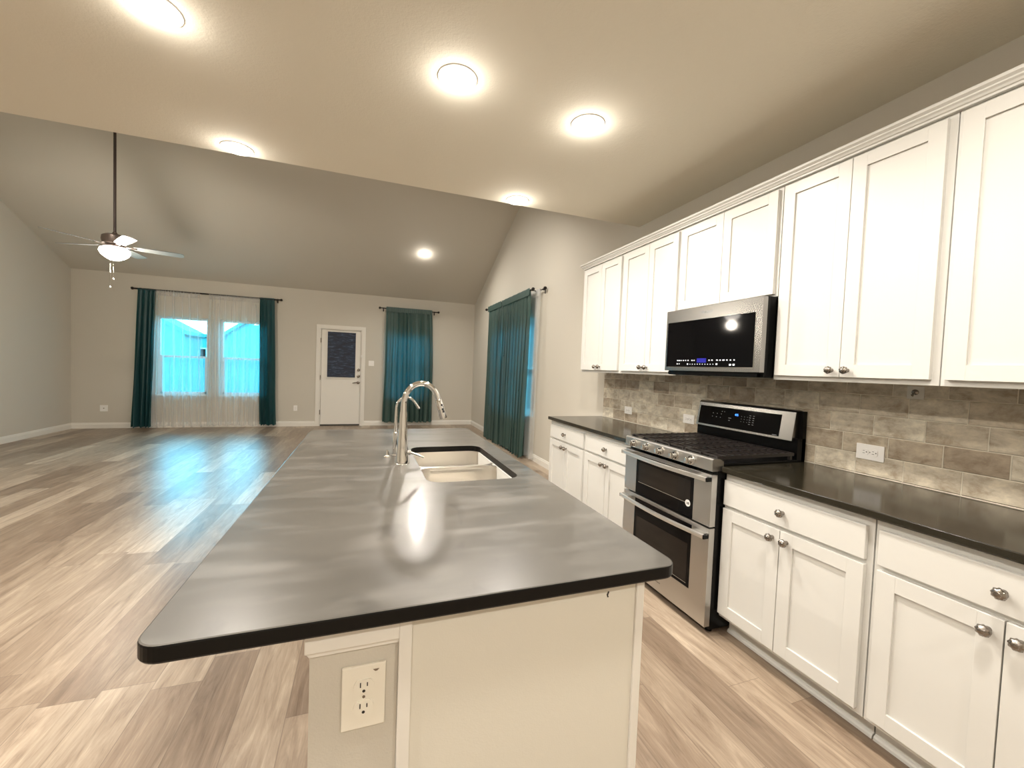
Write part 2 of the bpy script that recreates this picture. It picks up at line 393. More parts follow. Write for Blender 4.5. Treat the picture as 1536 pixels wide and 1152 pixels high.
b_ = bx(XL-.15, XL, YF, YB, 0, ZK); g_ = gable(XL-.15, XL); me_ = bpy.data.meshes.new('t'); g_.to_mesh(me_); g_.free(); b_.from_mesh(me_)
struct('wall_left', b_, M['wall'])
struct('wall_behind_camera', bx(XL, XW, YF-.15, YF, 0, ZK), M['wall'])
# baseboards with a stepped top
def base_prof(h=.105, t=.015): return [(0, 0), (t, 0), (t, h*.72), (t*.62, h*.80), (t*.62, h*.9), (t*.3, h), (0, h)]
def baseboard(name, axis, pos, sgn, a0, a1):
    b = B(); prism(b, [(pos+sgn*p[0], p[1]) for p in base_prof()], axis, a0, a1); struct(name, b, M['trim'])
baseboard('baseboard_back', 'X', YB, -1, XL, -1.02); baseboard('baseboard_back', 'X', YB, -1, -.03, XW)
baseboard('baseboard_left', 'Y', XL, 1, YF, YB); baseboard('baseboard_right', 'Y', XW, -1, 3.80, YB)

# windows
def window(name, axis, u0, u1, z0, z1, pos, sash=True, mid=False):
    """single-hung vinyl window set in its opening; pos = room-side plane of the wall"""
    def bb(b, a0, a1, p0, p1, c0, c1):
        return box(b, p0, p1, a0, a1, c0, c1) if axis == 'X' else box(b, a0, a1, p0, p1, c0, c1)
    P0, P1 = pos+.07, pos+.13; w = .04
    root = thing(name, None, None, ((pos+.1, (u0+u1)/2, z0) if axis == 'X' else ((u0+u1)/2, pos+.1, z0)), kind='structure')
    f = B(); bb(f, u0, u0+w, P0, P1, z0, z1); bb(f, u1-w, u1, P0, P1, z0, z1); bb(f, u0+w, u1-w, P0, P1, z0, z0+w); bb(f, u0+w, u1-w, P0, P1, z1-w, z1)
    if mid: bb(f, (u0+u1)/2-.03, (u0+u1)/2+.03, P0, P1, z0+w, z1-w)
    obj('window_frame', f, M['vinyl'], root)
    zm = (z0+z1)/2; s = B(); bb(s, u0+w, u1-w, P0+.01, P1-.01, zm-.02, zm+.02)
    bb(s, u0+w, u0+w+.03, P0+.01, P0+.03, z0+w, zm-.02); bb(s, u1-w-.03, u1-w, P0+.01, P0+.03, z0+w, zm-.02); bb(s, u0+w, u1-w, P0+.01, P0+.03, z0+w, z0+w+.035)
    obj('sash', s, M['vinyl'], root)
    g = B(); bb(g, u0+w, u1-w, P0+.032, P0+.038, z0+w, zm-.02); bb(g, u0+w, u1-w, P0+.042, P0+.048, zm+.02, z1-w); obj('pane', g, M['glass'], root)
    st = B(); bb(st, u0-.0, u1+.0, pos-.02, pos+.07, z0-.001, z0+.018); obj('window_sill', st, M['trim'], root)
    return root
window('window_1', 'Y', *WL, YB); window('window_2', 'Y', *WR, YB); window('window_3', 'Y', *W2, YB); window('window_4', 'X', *W3, XW, mid=True)

# ------------------------------------------------------------------ back door
dr = thing('door_1', None, None, (-.525, YB, 0), kind='structure')
x0, x1 = -.945, -.105
f = B(); box(f, x0-.075, x0, YB-.018, YB, 0, 2.185); box(f, x1, x1+.075, YB-.018, YB, 0, 2.185); box(f, x0, x1, YB-.018, YB, 2.11, 2.185)
box(f, x0, x0+.02, YB, YB+.12, 0, 2.11); box(f, x1-.02, x1, YB, YB+.12, 0, 2.11); box(f, x0+.02, x1-.02, YB, YB+.12, 2.09, 2.11); box(f, x0+.02, x0+.045, YB+.066, YB+.08, 0, 2.09); box(f, x1-.045, x1-.02, YB+.066, YB+.08, 0, 2.09); box(f, x0+.045, x1-.045, YB+.066, YB+.08, 2.07, 2.09)
obj('door_frame', f, M['trim'], dr)
slab = B(); wall_cells(slab, 'Y', YB+.02, YB+.064, x0+.024, x1-.024, .03, 2.086, [(-.80, -.235, 1.07, 2.035)])
dl = obj('door_slab', slab, M['trim'], dr)
gf = B()
for a in ((-.835, -.80, 1.035, 2.07), (-.235, -.20, 1.035, 2.07)): box(gf, a[0], a[1], YB+.008, YB+.03, a[2], a[3])
box(gf, -.80, -.235, YB+.008, YB+.03, 1.035, 1.07); box(gf, -.80, -.235, YB+.008, YB+.03, 2.035, 2.07)
obj('light_frame', gf, M['trim'], dr)
obj('window_shade', bx(-.80, -.235, YB+.0, YB+.012, 1.065, 2.045), M['shade'], dr, label='navy crinkled shade over the door glass')
obj('pane', bx(-.80, -.235, YB+.04, YB+.046, 1.07, 2.035), M['glass'], dr)
obj('threshold', bx(x0+.02, x1-.02, YB+.0, YB+.12, 0, .032), mat('dark_threshold', (.05, .045, .04), .5), dr)
for z in (1.235, 1.10):
    obj('deadbolt', lathe(B(), (-.168, YB+.02, z), (0, -1, 0), [(0, .033), (.012, .032), (.016, .02), (.035, .018), (.038, .0)][:-1]), M['nickel'], dr, smooth=40)
lv = B(); lathe(lv, (-.168, YB+.02, .955), (0, -1, 0), [(0, .033), (.012, .031), (.016, .013), (.045, .012)]); tube(lv, [(-.168, YB-.025, .955), (-.20, YB-.028, .957), (-.25, YB-.026, .953), (-.285, YB-.022, .945)], [.011, .010, .009, .007])
obj('door_lever', lv, M['nickel'], dr, smooth=40)
for z in (.30, 1.05, 1.85): obj('hinge', lathe(B(), (x0+.012, YB-.002, z-.05), (0, 0, 1), [(0, .007), (.1, .007)], 10), M['nickel'], dr)
s_ = tag(obj('door_sensor', bx(-.125, -.095, YB-.035, YB-.018, 1.515, 1.57, bev=.003), M['plate2']), 'small white alarm sensor stuck on the frame of the back door', 'sensor')

# ------------------------------------------------------------------ curtains
def rod(label, axis, a0, a1, z, pos, wallpos, group=None, r=.011, side=0):
    """axis 'X' = rod runs along X in front of the back wall; 'Y' = along the right wall"""
    def P(a, p, zz): return (a, p, zz) if axis == 'X' else (p, a, zz)
    d = (1, 0, 0) if axis == 'X' else (0, 1, 0)
    t = thing('curtain_rod', label, 'curtain rod', P((a0+a1)/2, pos, z), group)
    obj('rod', lathe(B(), P(a0, pos, z), d, [(0, r), (a1-a0, r)], 14), M['bronze'], t, smooth=40)
    for a, s in ((a0, -1), (a1, 1)):
        obj('finial', lathe(B(), P(a, pos, z), tuple(s*q for q in d), [(-.002, .013), (.006, .020), (.02, .026), (.036, .023), (.045, .010)], 16), M['bronze'], t, smooth=40)
    for a in (a0+.06, a1-.06):
        w = B(); p1 = min(pos, wallpos); p2 = max(pos, wallpos); c = [(a-.005, a+.005), (p1, p2), (z-.008, z+.004)]
        if axis == 'X': box(w, c[0][0], c[0][1], p1, p2, c[2][0]-.006, c[2][1]-.006); box(w, a-.012, a+.012, wallpos-.006, wallpos, z-.06, z+.03)
        else: box(w, p1, p2, c[0][0], c[0][1], c[2][0]-.006, c[2][1]-.006); box(w, wallpos-.006, wallpos, a-.012, a+.012, z-.06, z+.03)
        obj('bracket', w, M['bronze'], t)
    return t
def curtain(label, axis, t0, t1, b0, b1, z0, z1, pos, m, folds, amp, seed, cat='curtain', group=None, name='curtain_panel', head=.06, pinch=0, flare=.0, fold_over=.0, skew=1.0):
    """hanging cloth: t0..t1 top extent, b0..b1 bottom extent"""
    rnd = random.Random(seed); nu = folds*12; nv = 46; bm = B(); ph = [rnd.uniform(0, 6.28) for _ in range(6)]
    cuts = [0]; 
    for k in range(folds): cuts.append(cuts[-1] + rnd.uniform(.6, 1.4))
    tot = cuts[-1]; cuts = [c/tot for c in cuts]; am = [rnd.uniform(.65, 1.25) for _ in range(folds)]
    rows = []
    for j in range(nv+1):
        v = j/nv; z = z1+(z0-z1)*v; row = []
        e = v**.8
        for i in range(nu+1):
            u = i/nu; k = min(folds-1, next(q for q in range(folds) if u <= cuts[q+1]+1e-9)); lu = (u-cuts[k])/(cuts[k+1]-cuts[k])
            wob = .012*math.sin(3.1*v+ph[0]+u*7) + .008*math.sin(7.3*v+ph[1]+u*13)
            us = u**skew; x = (t0+(t1-t0)*us)*(1-e) + (b0+(b1-b0)*us)*e + wob*v
            a = amp*am[k]*(.45+.65*v)*(1 if v > .04 else .6)
            if pinch: a *= (.7 + .3*min(1, v/.2))
            x += (t1-t0)*(cuts[k+1]-cuts[k])*fold_over*math.sin(4*PI*lu)*(.3+.7*min(1, v/.15))
            y = a*math.sin(2*PI*lu + .35*math.sin(2.4*v+ph[2]+k)) + .25*a*math.sin(4*PI*lu+ph[3]+2*v) + flare*math.sin(5*v+ph[4])*v
            zz = z + (.012*math.sin(2*PI*lu+1) if j == nv else 0) + (.006*math.sin(2*PI*lu) if j == 0 else 0)
            row.append(bm.verts.new((x, pos+y, zz) if axis == 'X' else (pos+y, x, zz)))
        rows.append(row)
    for a, c in zip(rows, rows[1:]):
        for i in range(nu): bm.faces.new((a[i], a[i+1], c[i+1], c[i]))
    for f in bm.faces: f.smooth = True
    loc = ((t0+t1)/2, pos, 0) if axis == 'X' else (pos, (t0+t1)/2, 0)
    t = thing(name, label, cat, loc, group); o = obj('cloth', bm, m, t)
    if m is M['sheer'] or m is M['teal2']:   # gathered heading above the rod and stitched band below it
        hd_ = B(); n2 = folds*8; rws = []
        for j in range(4):
            z = z1 + (.030 - .105*j/3); row = []
            for i in range(n2+1):
                u = i/n2; us = u**skew; x = t0+(t1-t0)*us; y = .021 + .005*math.sin(u*folds*2*PI*2.3+ph[2]) + (.004*math.sin(u*folds*2*PI*5) if j == 0 else 0)
                zz = z + (.005*math.sin(u*folds*2*PI*3+ph[1]) if j == 0 else 0)
                row.append(hd_.verts.new((x, pos-y, zz) if axis == 'X' else (pos-y, x, zz)))
            rws.append(row)
        for a, c in zip(rws, rws[1:]):
            for i in range(n2): hd_.faces.new((a[i], a[i+1], c[i+1], c[i]))
        for f in hd_.faces: f.smooth = True
        obj('heading', hd_, m, t)
    # rod pocket along the top: a narrow sleeve that wraps the rod
    hb = B(); n = 10; rr = .016; ringlist = []
    for i in range(folds*6+1):
        u = i/(folds*6); x = t0+(t1-t0)*u; r2 = rr + .003*math.sin(u*folds*2*PI*2+ph[5])
        ring = []
        for q in range(n):
            a = 2*PI*q/n; py, pz = pos+r2*math.cos(a), z1+.002+r2*math.sin(a)
            ring.append(hb.verts.new((x, py, pz) if axis == 'X' else (py, x, pz)))
        ringlist.append(ring)
    for a, c in zip(ringlist, ringlist[1:]):
        for q in range(n): hb.faces.new((a[q], a[(q+1) % n], c[(q+1) % n], c[q]))
    obj('rod_pocket', hb, m, t, smooth=180)
    return t
YC = YB-.10; YD = YB-.13
rod('long dark curtain rod over the double window in the back wall', 'X', -4.10, -1.70, 2.622, YC, YB, r=.014)
curtain('dark teal curtain panel at the left end of the long back rod', 'X', -4.04, -3.77, -4.11, -3.82, .025, 2.612, YC, M['teal'], 4, .045, 3, fold_over=.12, name='teal_curtain')
curtain('dark teal curtain panel at the right end of the long back rod', 'X', -2.06, -1.80, -2.05, -1.75, .045, 2.625, YC, M['teal'], 4, .042, 5, fold_over=.12, name='teal_curtain')
curtain('sheer white curtain over the left half of the double window', 'X', -3.76, -3.075, -3.83, -2.96, .03, 2.60, YC+.004, M['sheer'], 7, .030, 11, skew=1.6, name='sheer_curtain')
curtain('sheer white curtain over the right half of the double window', 'X', -2.92, -2.07, -2.93, -2.06, .04, 2.60, YC+.004, M['sheer'], 8, .032, 13, skew=1.9, name='sheer_curtain')
rod('dark curtain rod over the window right of the back door', 'X', .27, 1.52, 2.625, YD, YB)
curtain('closed teal curtain covering the window right of the back door', 'X', .385, 1.395, .37, 1.47, .09, 2.63, YD, M['teal2'], 10, .046, 21, fold_over=.15, name='teal_curtain', pinch=1)
curtain('sheer white curtain behind the closed teal curtain beside the back door', 'X', .36, 1.30, .335, 1.36, .12, 2.615, YB-.035, M['sheer'], 10, .014, 22, name='sheer_curtain')
XC = XW-.145
rod('front dark curtain rod on the right wall holding the two teal panels', 'Y', 5.66, 8.10, 2.575, XC, XW, 'curtain rods on the right wall')
rod('rear dark curtain rod on the right wall holding the sheer', 'Y', 5.45, 8.05, 2.56, XW-.045, XW, 'curtain rods on the right wall', r=.008)
curtain('teal curtain panel on the right wall nearer the back corner', 'Y', 7.93, 7.08, 7.90, 7.04, -.0+.02, 2.575, XC, M['teal2'], 7, .05, 31, fold_over=.15, name='teal_curtain', pinch=1)
curtain('teal curtain panel on the right wall nearer the white cabinets', 'Y', 7.06, 5.72, 7.02, 5.83, .03, 2.572, XC, M['teal2'], 9, .05, 33, fold_over=.15, name='teal_curtain', pinch=1)
curtain('sheer white curtain on the right wall behind the teal panels', 'Y', 7.95, 5.56, 7.95, 5.66, .03, 2.552, XW-.045, M['sheer'], 8, .020, 35, name='sheer_curtain')

# ------------------------------------------------------------------ outlets and switches
def outlet(label, loc, n, w=.07, h=.115, kind='duplex', m='plate', cat='electrical outlet', screws=True, name='electrical_outlet', u=None):
    """wall plate centred at loc facing n; u = direction of its long side"""
    n = Vector(n); up = Vector(u) if u else Vector((0, 0, 1)); r = up.cross(n)
    t = thing(name, label, cat, loc); o = Vector(loc)
    T = Matrix(((r.x, up.x, n.x, o.x), (r.y, up.y, n.y, o.y), (r.z, up.z, n.z, o.z), (0, 0, 0, 1)))
    def put(nm, b, mm, sm=None): b.transform(T); return obj(nm, b, mm, t, smooth=sm)
    put('cover_plate', box(B(), -w/2, w/2, -h/2, h/2, 0, .006, bev=.002), M[m])
    if kind == 'duplex':
        for s in (1, -1):
            c = s*h*.168; b = B(); R = .0172*h/.115; pts = [(R*math.cos(a), c+max(-R*.78, min(R*.78, R*math.sin(a)))) for a in [2*PI*k/32 for k in range(32)]]
            prism(b, pts, 'Z', .006, .0085); f = put('receptacle', b, M[m])
            b = B(); k = h/.115; sv = 1 if True else 1
            box(b, -.0068*k, -.0048*k, c+.000*k, c+.009*k, .0085, .0088); box(b, .0048*k, .0068*k, c+.001*k, c+.008*k, .0085, .0088)
            lathe(b, (0, c-.007*k, .0085), (0, 0, 1), [(0, .0027*k), (.0003, .0027*k)], 12); q = put('slots', b, M['slot'])
            q.parent = f
        put('screw', lathe(B(), (0, 0, .006), (0, 0, 1), [(0, .003), (.001, .0025)], 10), M['nickel'])
    elif kind == 'switch':
        for s in (-1, 1):
            put('toggle', box(B(), s*w*.25-.005, s*w*.25+.005, -.011, .011, .006, .013, bev=.002), M[m])
    elif kind == 'jack':
        put('jack', lathe(B(), (0, 0, .006), (0, 0, 1), [(0, .009), (.008, .007)], 16), M['nickel'])
    elif kind == 'blank': pass
    return t
outlet('white wall outlet low on the back wall left of the double window', (-4.58, YB, .375), (0, -1, 0), w=.115, m='plate2', kind='jack')
outlet('white wall outlet low on the back wall left of the back door', (-1.40, YB, .385), (0, -1, 0), m='plate2')
outlet('white double light switch on the wall right of the back door', (.10, YB, 1.393), (0, -1, 0), w=.115, h=.115, kind='switch', m='plate2', cat='light switch', name='light_switch')
XT = XW-.010   # tile face
outlet('white outlet in the tile backsplash above the far counter near the wall end', (XT, 3.37, 1.027), (-1, 0, 0), w=.07, h=.115, m='plate2', u=(0, 1, 0))
outlet('white outlet plate partly hidden behind the left edge of the range backguard', (XT, 2.575, 1.043), (-1, 0, 0), w=.07, h=.115, m='plate2', u=(0, 1, 0))
outlet('horizontal white outlet in the tile backsplash right of the range', (XT, 1.331, 1.033), (-1, 0, 0), w=.078, h=.122, m='plate2', u=(0, 1, 0))
hk = thing('adhesive_hook', 'small clear adhesive hook stuck on the tile just under the upper cabinets', 'wall hook', (XT, 1.167, 1.345))
obj('backing', bx(XT-.003, XT, 1.135, 1.199, 1.318, 1.378, bev=.001), mat('clear_plastic_backing', (.80, .77, .70), .2, Alpha=.8), hk)
b_ = lathe(B(), (XT-.003, 1.167, 1.350), (-1, 0, 0), [(0, .013), (.004, .013), (.008, .006)], 16); tube(b_, [(XT-.008, 1.167, 1.352), (XT-.016, 1.167, 1.342), (XT-.024, 1.167, 1.333), (XT-.030, 1.167, 1.338)], .004, 8)
obj('metal_hook', b_, M['nickel'], hk, smooth=40)

# ------------------------------------------------------------------ right wall: backsplash, counters
t_ = tag(obj('tile_backsplash', bx(XT, XW, .27, 3.825, .914, 1.384), M['tile']), 'taupe stone subway tile backsplash between counter and upper cabinets', 'backsplash', kind='structure')
tag(t_, None, None)
def slab_top(name, x0, x1, y0, y1, r, z0, z1, m, label, hole=None, rh=.05, e=.004, cat='countertop', edge=None):
    bm = B(); outer = rrect(x0, x1, y0, y1, r); n = len(outer)
    def loop(ins, z):
        pts = rrect(x0+ins, x1-ins, y0+ins, y1-ins, max(r-ins, .001)); return [bm.verts.new((p[0], p[1], z)) for p in pts]
    L = [loop(e, z1), loop(e*.3, z1-e*.3), loop(0, z1-e), loop(0, z0+e), loop(e*.6, z0)]
    for a, b in zip(L, L[1:]):
        for i in range(n): bm.faces.new((a[i], a[(i+1) % n], b[(i+1) % n], b[i]))
    if hole:
        hx0, hx1, hy0, hy1 = hole; hp = rrect(hx0, hx1, hy0, hy1, rh); hn = len(hp)
        H = [[bm.verts.new((p[0], p[1], z)) for p in hp] for z in (z1, z0)]
        for i in range(hn): bm.faces.new((H[0][i], H[0][(i+1) % hn], H[1][(i+1) % hn], H[1][i]))
        for ring, hr in ((L[0], H[0]), (L[-1], H[1])):
            es = [bm.edges.get((q[i], q[(i+1) % len(q)])) for q in (ring, hr) for i in range(len(q))]
            bmesh.ops.triangle_fill(bm, use_beauty=True, edges=es)
    else:
        bm.faces.new(L[0]); bm.faces.new(L[-1][::-1])
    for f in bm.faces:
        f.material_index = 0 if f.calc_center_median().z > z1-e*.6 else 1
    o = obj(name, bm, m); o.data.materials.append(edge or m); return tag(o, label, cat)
XCF = 1.781
slab_top('countertop', XCF, XT-.001, 2.418, 3.845, .004, .884, .914, M['stone2'], 'dark counter left of the range with white cabinets beneath')
slab_top('countertop', XCF, XT-.001, .27, 1.647, .004, .884, .914, M['stone2'], 'dark counter right of the range with white cabinets beneath')

# cabinet hardware: ribbed antique nickel knob built about the origin, pointing to -X
def knob_mesh():
    b = B(); mod = lambda t, a: 1+.10*math.cos(8*(a+t*30)) if .012 < t < .036 else 1
    lathe(b, (0, 0, 0), (-1, 0, 0), [(0, .009), (.003, .0085), (.008, .0055), (.013, .0065), (.017, .0125), (.022, .0165), (.028, .0175), (.034, .0155), (.037, .0115), (.038, .0085), (.0405, .0095), (.042, .007), (.0415, .003), (.0425, .001)], 32, mod=mod)
    me = bpy.data.meshes.new('knob'); bmesh.ops.recalc_face_normals(b, faces=b.faces); b.to_mesh(me); b.free(); me.materials.append(M['nickel']); me.shade_smooth(); return me
KM = knob_mesh()
def add_knob(parent, x, y, z):
    o = bpy.data.objects.new('knob', KM); COL.objects.link(o); o.parent = parent
    o.location = Vector((x, y, z)) - ORG[parent.name]; return o
def shaker(bm, xf, y0, y1, z0, z1, t=.02, st=.058, rec=.009):
    """panel door facing -X: four frame members and a recessed panel"""
    e = .0012
    box(bm, xf, xf+t, y0, y0+st, z0, z1, bev=e); box(bm, xf, xf+t, y1-st, y1, z0, z1, bev=e)
    box(bm, xf, xf+t, y0+st, y1-st, z0, z0+st, bev=0); box(bm, xf, xf+t, y0+st, y1-st, z1-st, z1, bev=0)
    box(bm, xf+rec, xf+t, y0+st, y1-st, z0+st, z1-st)
    return bm
def cabinet(name, label, cat, group, y0, y1, z0, z1, xf, xb, doors, drawers=(), kick=False, dt=.02, extra=None):
    t = thing(name, label, cat, ((xf+xb)/2, (y0+y1)/2, 0 if kick else z0), group)
    b = bx(xf, xb, y0, y1, z0, z1, bev=.0015)
    obj('cabinet_body', b, M['cab'], t)
    for (a, c, d, e, ky, kz) in doors:
        dd = obj('door', shaker(B(), xf-dt, a, c, d, e), M['cab'], t, smooth=None)
        if ky is not None: add_knob(dd, xf-dt, ky, kz)
    for (a, c, d, e) in drawers:
        dd = obj('drawer', bx(xf-dt, xf, a, c, d, e, bev=.003), M['cab'], t); add_knob(dd, xf-dt, (a+c)/2, (d+e)/2)
    if kick:
        obj('toe_kick', bx(1.90, 1.915, y0, y1, 0, z0, bev=0), M['cab'], t)
        s = B(); prism(s, [(1.900, 0), (1.886, 0), (1.888, .010), (1.893, .016), (1.900, .019)], 'Y', y0, y1); obj('shoe_moulding', s, M['cab'], t)
    return t
XLF, XB = 1.82, XW-.001
def base_cab(label, y0, y1, split, dy0=None, dy1=None):
    dy0 = y0+.018 if dy0 is None else dy0; dy1 = y1-.018 if dy1 is None else dy1
    return cabinet('base_cabinet', label, 'base cabinet', 'white base cabinets along the right wall', y0, y1, .105, .8835, XLF, XB,
        [(dy0, split-.002, .128, .695, split-.034, .652), (split+.002, dy1, .128, .695, split+.034, .652)], [(dy0, dy1, .713, .845)], kick=True)
base_cab('white base cabinet at the far end of the left counter, farthest from the camera', 3.125, 3.835, 3.48)
base_cab('white base cabinet directly left of the range', 2.420, 3.120, 2.775)
base_cab('white base cabinet directly right of the range', .968, 1.647, 1.322, .987, 1.640)
base_cab('white base cabinet nearest the camera at the right picture edge', .290, .963, .619, .308, .945)

XUF = 2.125
def upper(label, y0, y1, z0, z1, split, dy0, dy1, dz0, dz1, knobs=True):
    kz = dz0+.032
    return cabinet('wall_cabinet', label, 'wall cabinet', 'white wall cabinets above the counter', y0, y1, z0, z1, XUF, XB,
        [(dy0, split-.0015, dz0, dz1, (split-.034) if knobs else None, kz), (split+.0015, dy1, dz0, dz1, (split+.034) if knobs else None, kz)])
upper('white wall cabinet farthest from the camera, at the end of the row', 3.115, 3.805, 1.384, 2.44, 3.455, 3.135, 3.79, 1.408, 2.425)
upper('tall white wall cabinet directly left of the microwave', 2.415, 3.110, 1.384, 2.44, 2.755, 2.43, 3.092, 1.408, 2.425)
upper('short white wall cabinet right above the microwave', 1.656, 2.412, 1.843, 2.44, 2.035, 1.672, 2.402, 1.856, 2.425, knobs=False)
upper('tall white wall cabinet directly right of the microwave', .955, 1.652, 1.384, 2.44, 1.307, .978, 1.634, 1.408, 2.425)
upper('tall white wall cabinet nearest the camera at the right picture edge', .27, .951, 1.384, 2.44, .610, .290, .932, 1.408, 2.425)
cr = B(); prof = [(2.105+.0, 2.428), (2.100, 2.430), (2.100, 2.438), (2.108, 2.441), (2.106, 2.452), (2.098, 2.462), (2.090, 2.466), (2.090, 2.474), (2.082, 2.480), (2.082, 2.492), (2.14, 2.492), (2.14, 2.441), (2.105, 2.4405)]
prof = [(2.1245, 2.4405), (2.108, 2.4405), (2.108, 2.449), (2.103, 2.452), (2.099, 2.460), (2.092, 2.466), (2.092, 2.472), (2.082, 2.480), (2.082, 2.492), (2.14, 2.492), (2.14, 2.4405)]
# swept along the front and returned at the far end
def crown(bm):
    ye = 3.805; path = [(0, .27), (1, ye)]
    rows = []
    for stage in range(3):
        row = []
        for (x, z) in prof:
            o = 2.125-x   # projection from the cabinet face
            if stage == 0: row.append(bm.verts.new((x, .27, z)))
            elif stage == 1: row.append(bm.verts.new((x, ye+o, z)))
            else: row.append(bm.verts.new((XW-.001, ye+o, z)))
        rows.append(row)
    n = len(prof)
    for a, c in zip(rows, rows[1:]):
        for i in range(n): bm.faces.new((a[i], a[(i+1) % n], c[(i+1) % n], c[i]))
    bm.faces.new(rows[0]); bm.faces.new(rows[-1][::-1]); return bm
tag(obj('crown_moulding', crown(cr), M['cab']), 'white crown moulding running along the top of all the wall cabinets', 'crown moulding')

# ------------------------------------------------------------------ range
RY0, RY1 = 1.651, 2.413
rg = thing('gas_range', 'stainless gas range with double oven between the white base cabinets', 'range', (2.05, 2.03, 0))
obj('body', bx(1.765, 2.40, RY0+.001, RY1-.001, .03, .905), M['black'], rg)
for x in (1.80, 2.36):
    for y in (RY0+.04, RY1-.04): obj('leveling_foot', lathe(B(), (x, y, 0), (0, 0, 1), [(0, .018), (.03, .014)], 12), M['black'], rg)
b_ = B(); prism(b_, [(1.723, .888), (1.80, .888), (1.80, .938), (1.775, .951), (1.733, .954), (1.723, .948)], 'Y', RY0, RY1)
obj('control_panel', b_, M['steel'], rg)
for y in (2.313, 2.178, 2.050, 1.922, 1.797):
    b = B(); lathe(b, (1.7235, y, .918), (-1, 0, 0), [(0, .026), (.006, .025), (.008, .021), (.030, .0195), (.036, .018), (.037, .008)], 28)
    k = obj('burner_knob', b, M['chrome'], rg, smooth=30)
    obj('grip', bx(1.680, 1.6865+.01, y-.0045, y+.0045, .902, .934, bev=.002), M['chrome'], k)
obj('cooktop', bx(1.80, 2.35, RY0, RY1, .905, .925, bev=.004), M['black'], rg)
for i, (x, y, r) in enumerate(((1.93, 1.80, .045), (2.19, 1.80, .038), (1.93, 2.27, .04), (2.19, 2.27, .032), (2.06, 2.03, .05))):
    obj('burner', lathe(B(), (x, y, .925), (0, 0, 1), [(0, r*1.25), (.006, r*1.2), (.008, r), (.018, r*.96), (.020, r*.7)], 24), M['iron'], rg, smooth=30)
def grate(y0, y1):
    b = B(); zt, x0, x1 = .967, 1.765, 2.335; n = 7; w = .005
    for k in range(11):   # long bars running along the front edge direction
        x = x0+.012+(x1-x0-.024)*k/10; box(b, x-w*.65, x+w*.65, y0+.004, y1-.004, zt-.009, zt)
    for y in (y0+.008, (y0+y1)/2, y1-.008): box(b, x0, x1, y-.006, y+.006, zt-.020, zt-.002)
    for x in (x0+.02, x1-.02):
        for y in (y0+.012, y1-.012): box(b, x-.008, x+.008, y-.008, y+.008, .925 if x > 1.8 else .951, zt-.018)
    return b
for a, c in ((1.657, 1.905), (1.908, 2.156), (2.159, 2.407)): obj('grate', grate(a, c), M['iron'], rg)
# oven doors
def oven_door(nm, z0, z1, wz0, wz1, hz, iz0, iz1):
    xf, xk = 1.728, 1.764
    d = obj(nm, wall_cells(B(), 'X', xf, xk, RY0+.002, RY1-.002, z0, z1, [(1.775, 2.288, wz0, wz1)]), M['steel'], rg)
    obj('glass_panel', bx(xf+.0015, xf+.006, 1.775, 2.288, wz0, wz1), M['glass_black'], d)
    obj('window', bx(xf+.0005, xf+.0015, 1.800, 2.262, iz0, iz1), M['oven_glass'], d)
    w = B(); l = .0016
    box(w, xf, xf+.0015, 1.800, 2.262, iz0-l, iz0+l); obj('window_edge', w, M['oven_line'], d)
    h = B(); pts = []; N = 20   # bowed bar handle with a flat oval section
    rows = []
    for i in range(N+1):
        s = i/N; y = RY0+.008+(RY1-RY0-.016)*s; bow = .026*math.sin(PI*s)
        x = xf-.030-bow
        rows.append([h.verts.new((x+a, y, hz+c)) for a, c in ((-.008, -.010), (-.010, 0), (-.008, .010), (.002, .013), (.006, .010), (.006, -.010), (.002, -.013))])
    for a, c in zip(rows, rows[1:]):
        for i in range(7): h.faces.new((a[i], a[(i+1) % 7], c[(i+1) % 7], c[i]))
    h.faces.new(rows[0]); h.faces.new(rows[-1][::-1])
    ho = obj('handle', h, M['steel_bright'], d, smooth=50)
    for y in (RY0+.0055, RY1-.0055-.0): obj('end_cap', bx(xf-.037, xf-.004, y-.0045, y+.0045, hz-.011, hz+.010), M['black'], ho)
    for y in (RY0+.05, RY1-.05):
        obj('mount', bx(xf-.034, xf+.001, y-.035, y+.035, hz-.004, hz+.012), M['steel'], ho)
    return d
ud = oven_door('upper_oven_door', .590, .868, .590, .846, .845, .668, .800)
ld = oven_door('lower_oven_door', .048, .580, .195, .556, .540, .215, .440)
obj('door_vent', bx(1.729, 1.764, 1.775, 2.288, .846, .868), M['black'], ud)
st = thing('oven_sticker', 'round white sticker on the upper oven door glass', 'sticker', (1.7285, 1.815, .668))
obj('disc', lathe(B(), (1.7285, 1.815, .668), (-1, 0, 0), [(0, .0195), (.0006, .0195)], 28), mat('white_sticker', (.85, .85, .83), .5), st)
text('printed_mark', 'lt8', .019, (1.7277, 1.8135, .667), ((0, -1, 0), (0, 0, 1)), M['slot'], st, .0002, .0006)
b_ = B()
for k in range(7):
    a = math.radians(100+k*24); y, z = 1.815-.0145*math.cos(a), .668+.0145*math.sin(a); box(b_, 1.7274, 1.7280, y-.0014, y+.0014, z-.0014, z+.0014)
obj('printed_ring', b_, M['grey_print'], st)
text('lettering', 'Whirlpool', .014, (1.7278, 2.035, .104), ((0, -1, 0), (0, 0, 1)), M['slot'], ld, .0002)
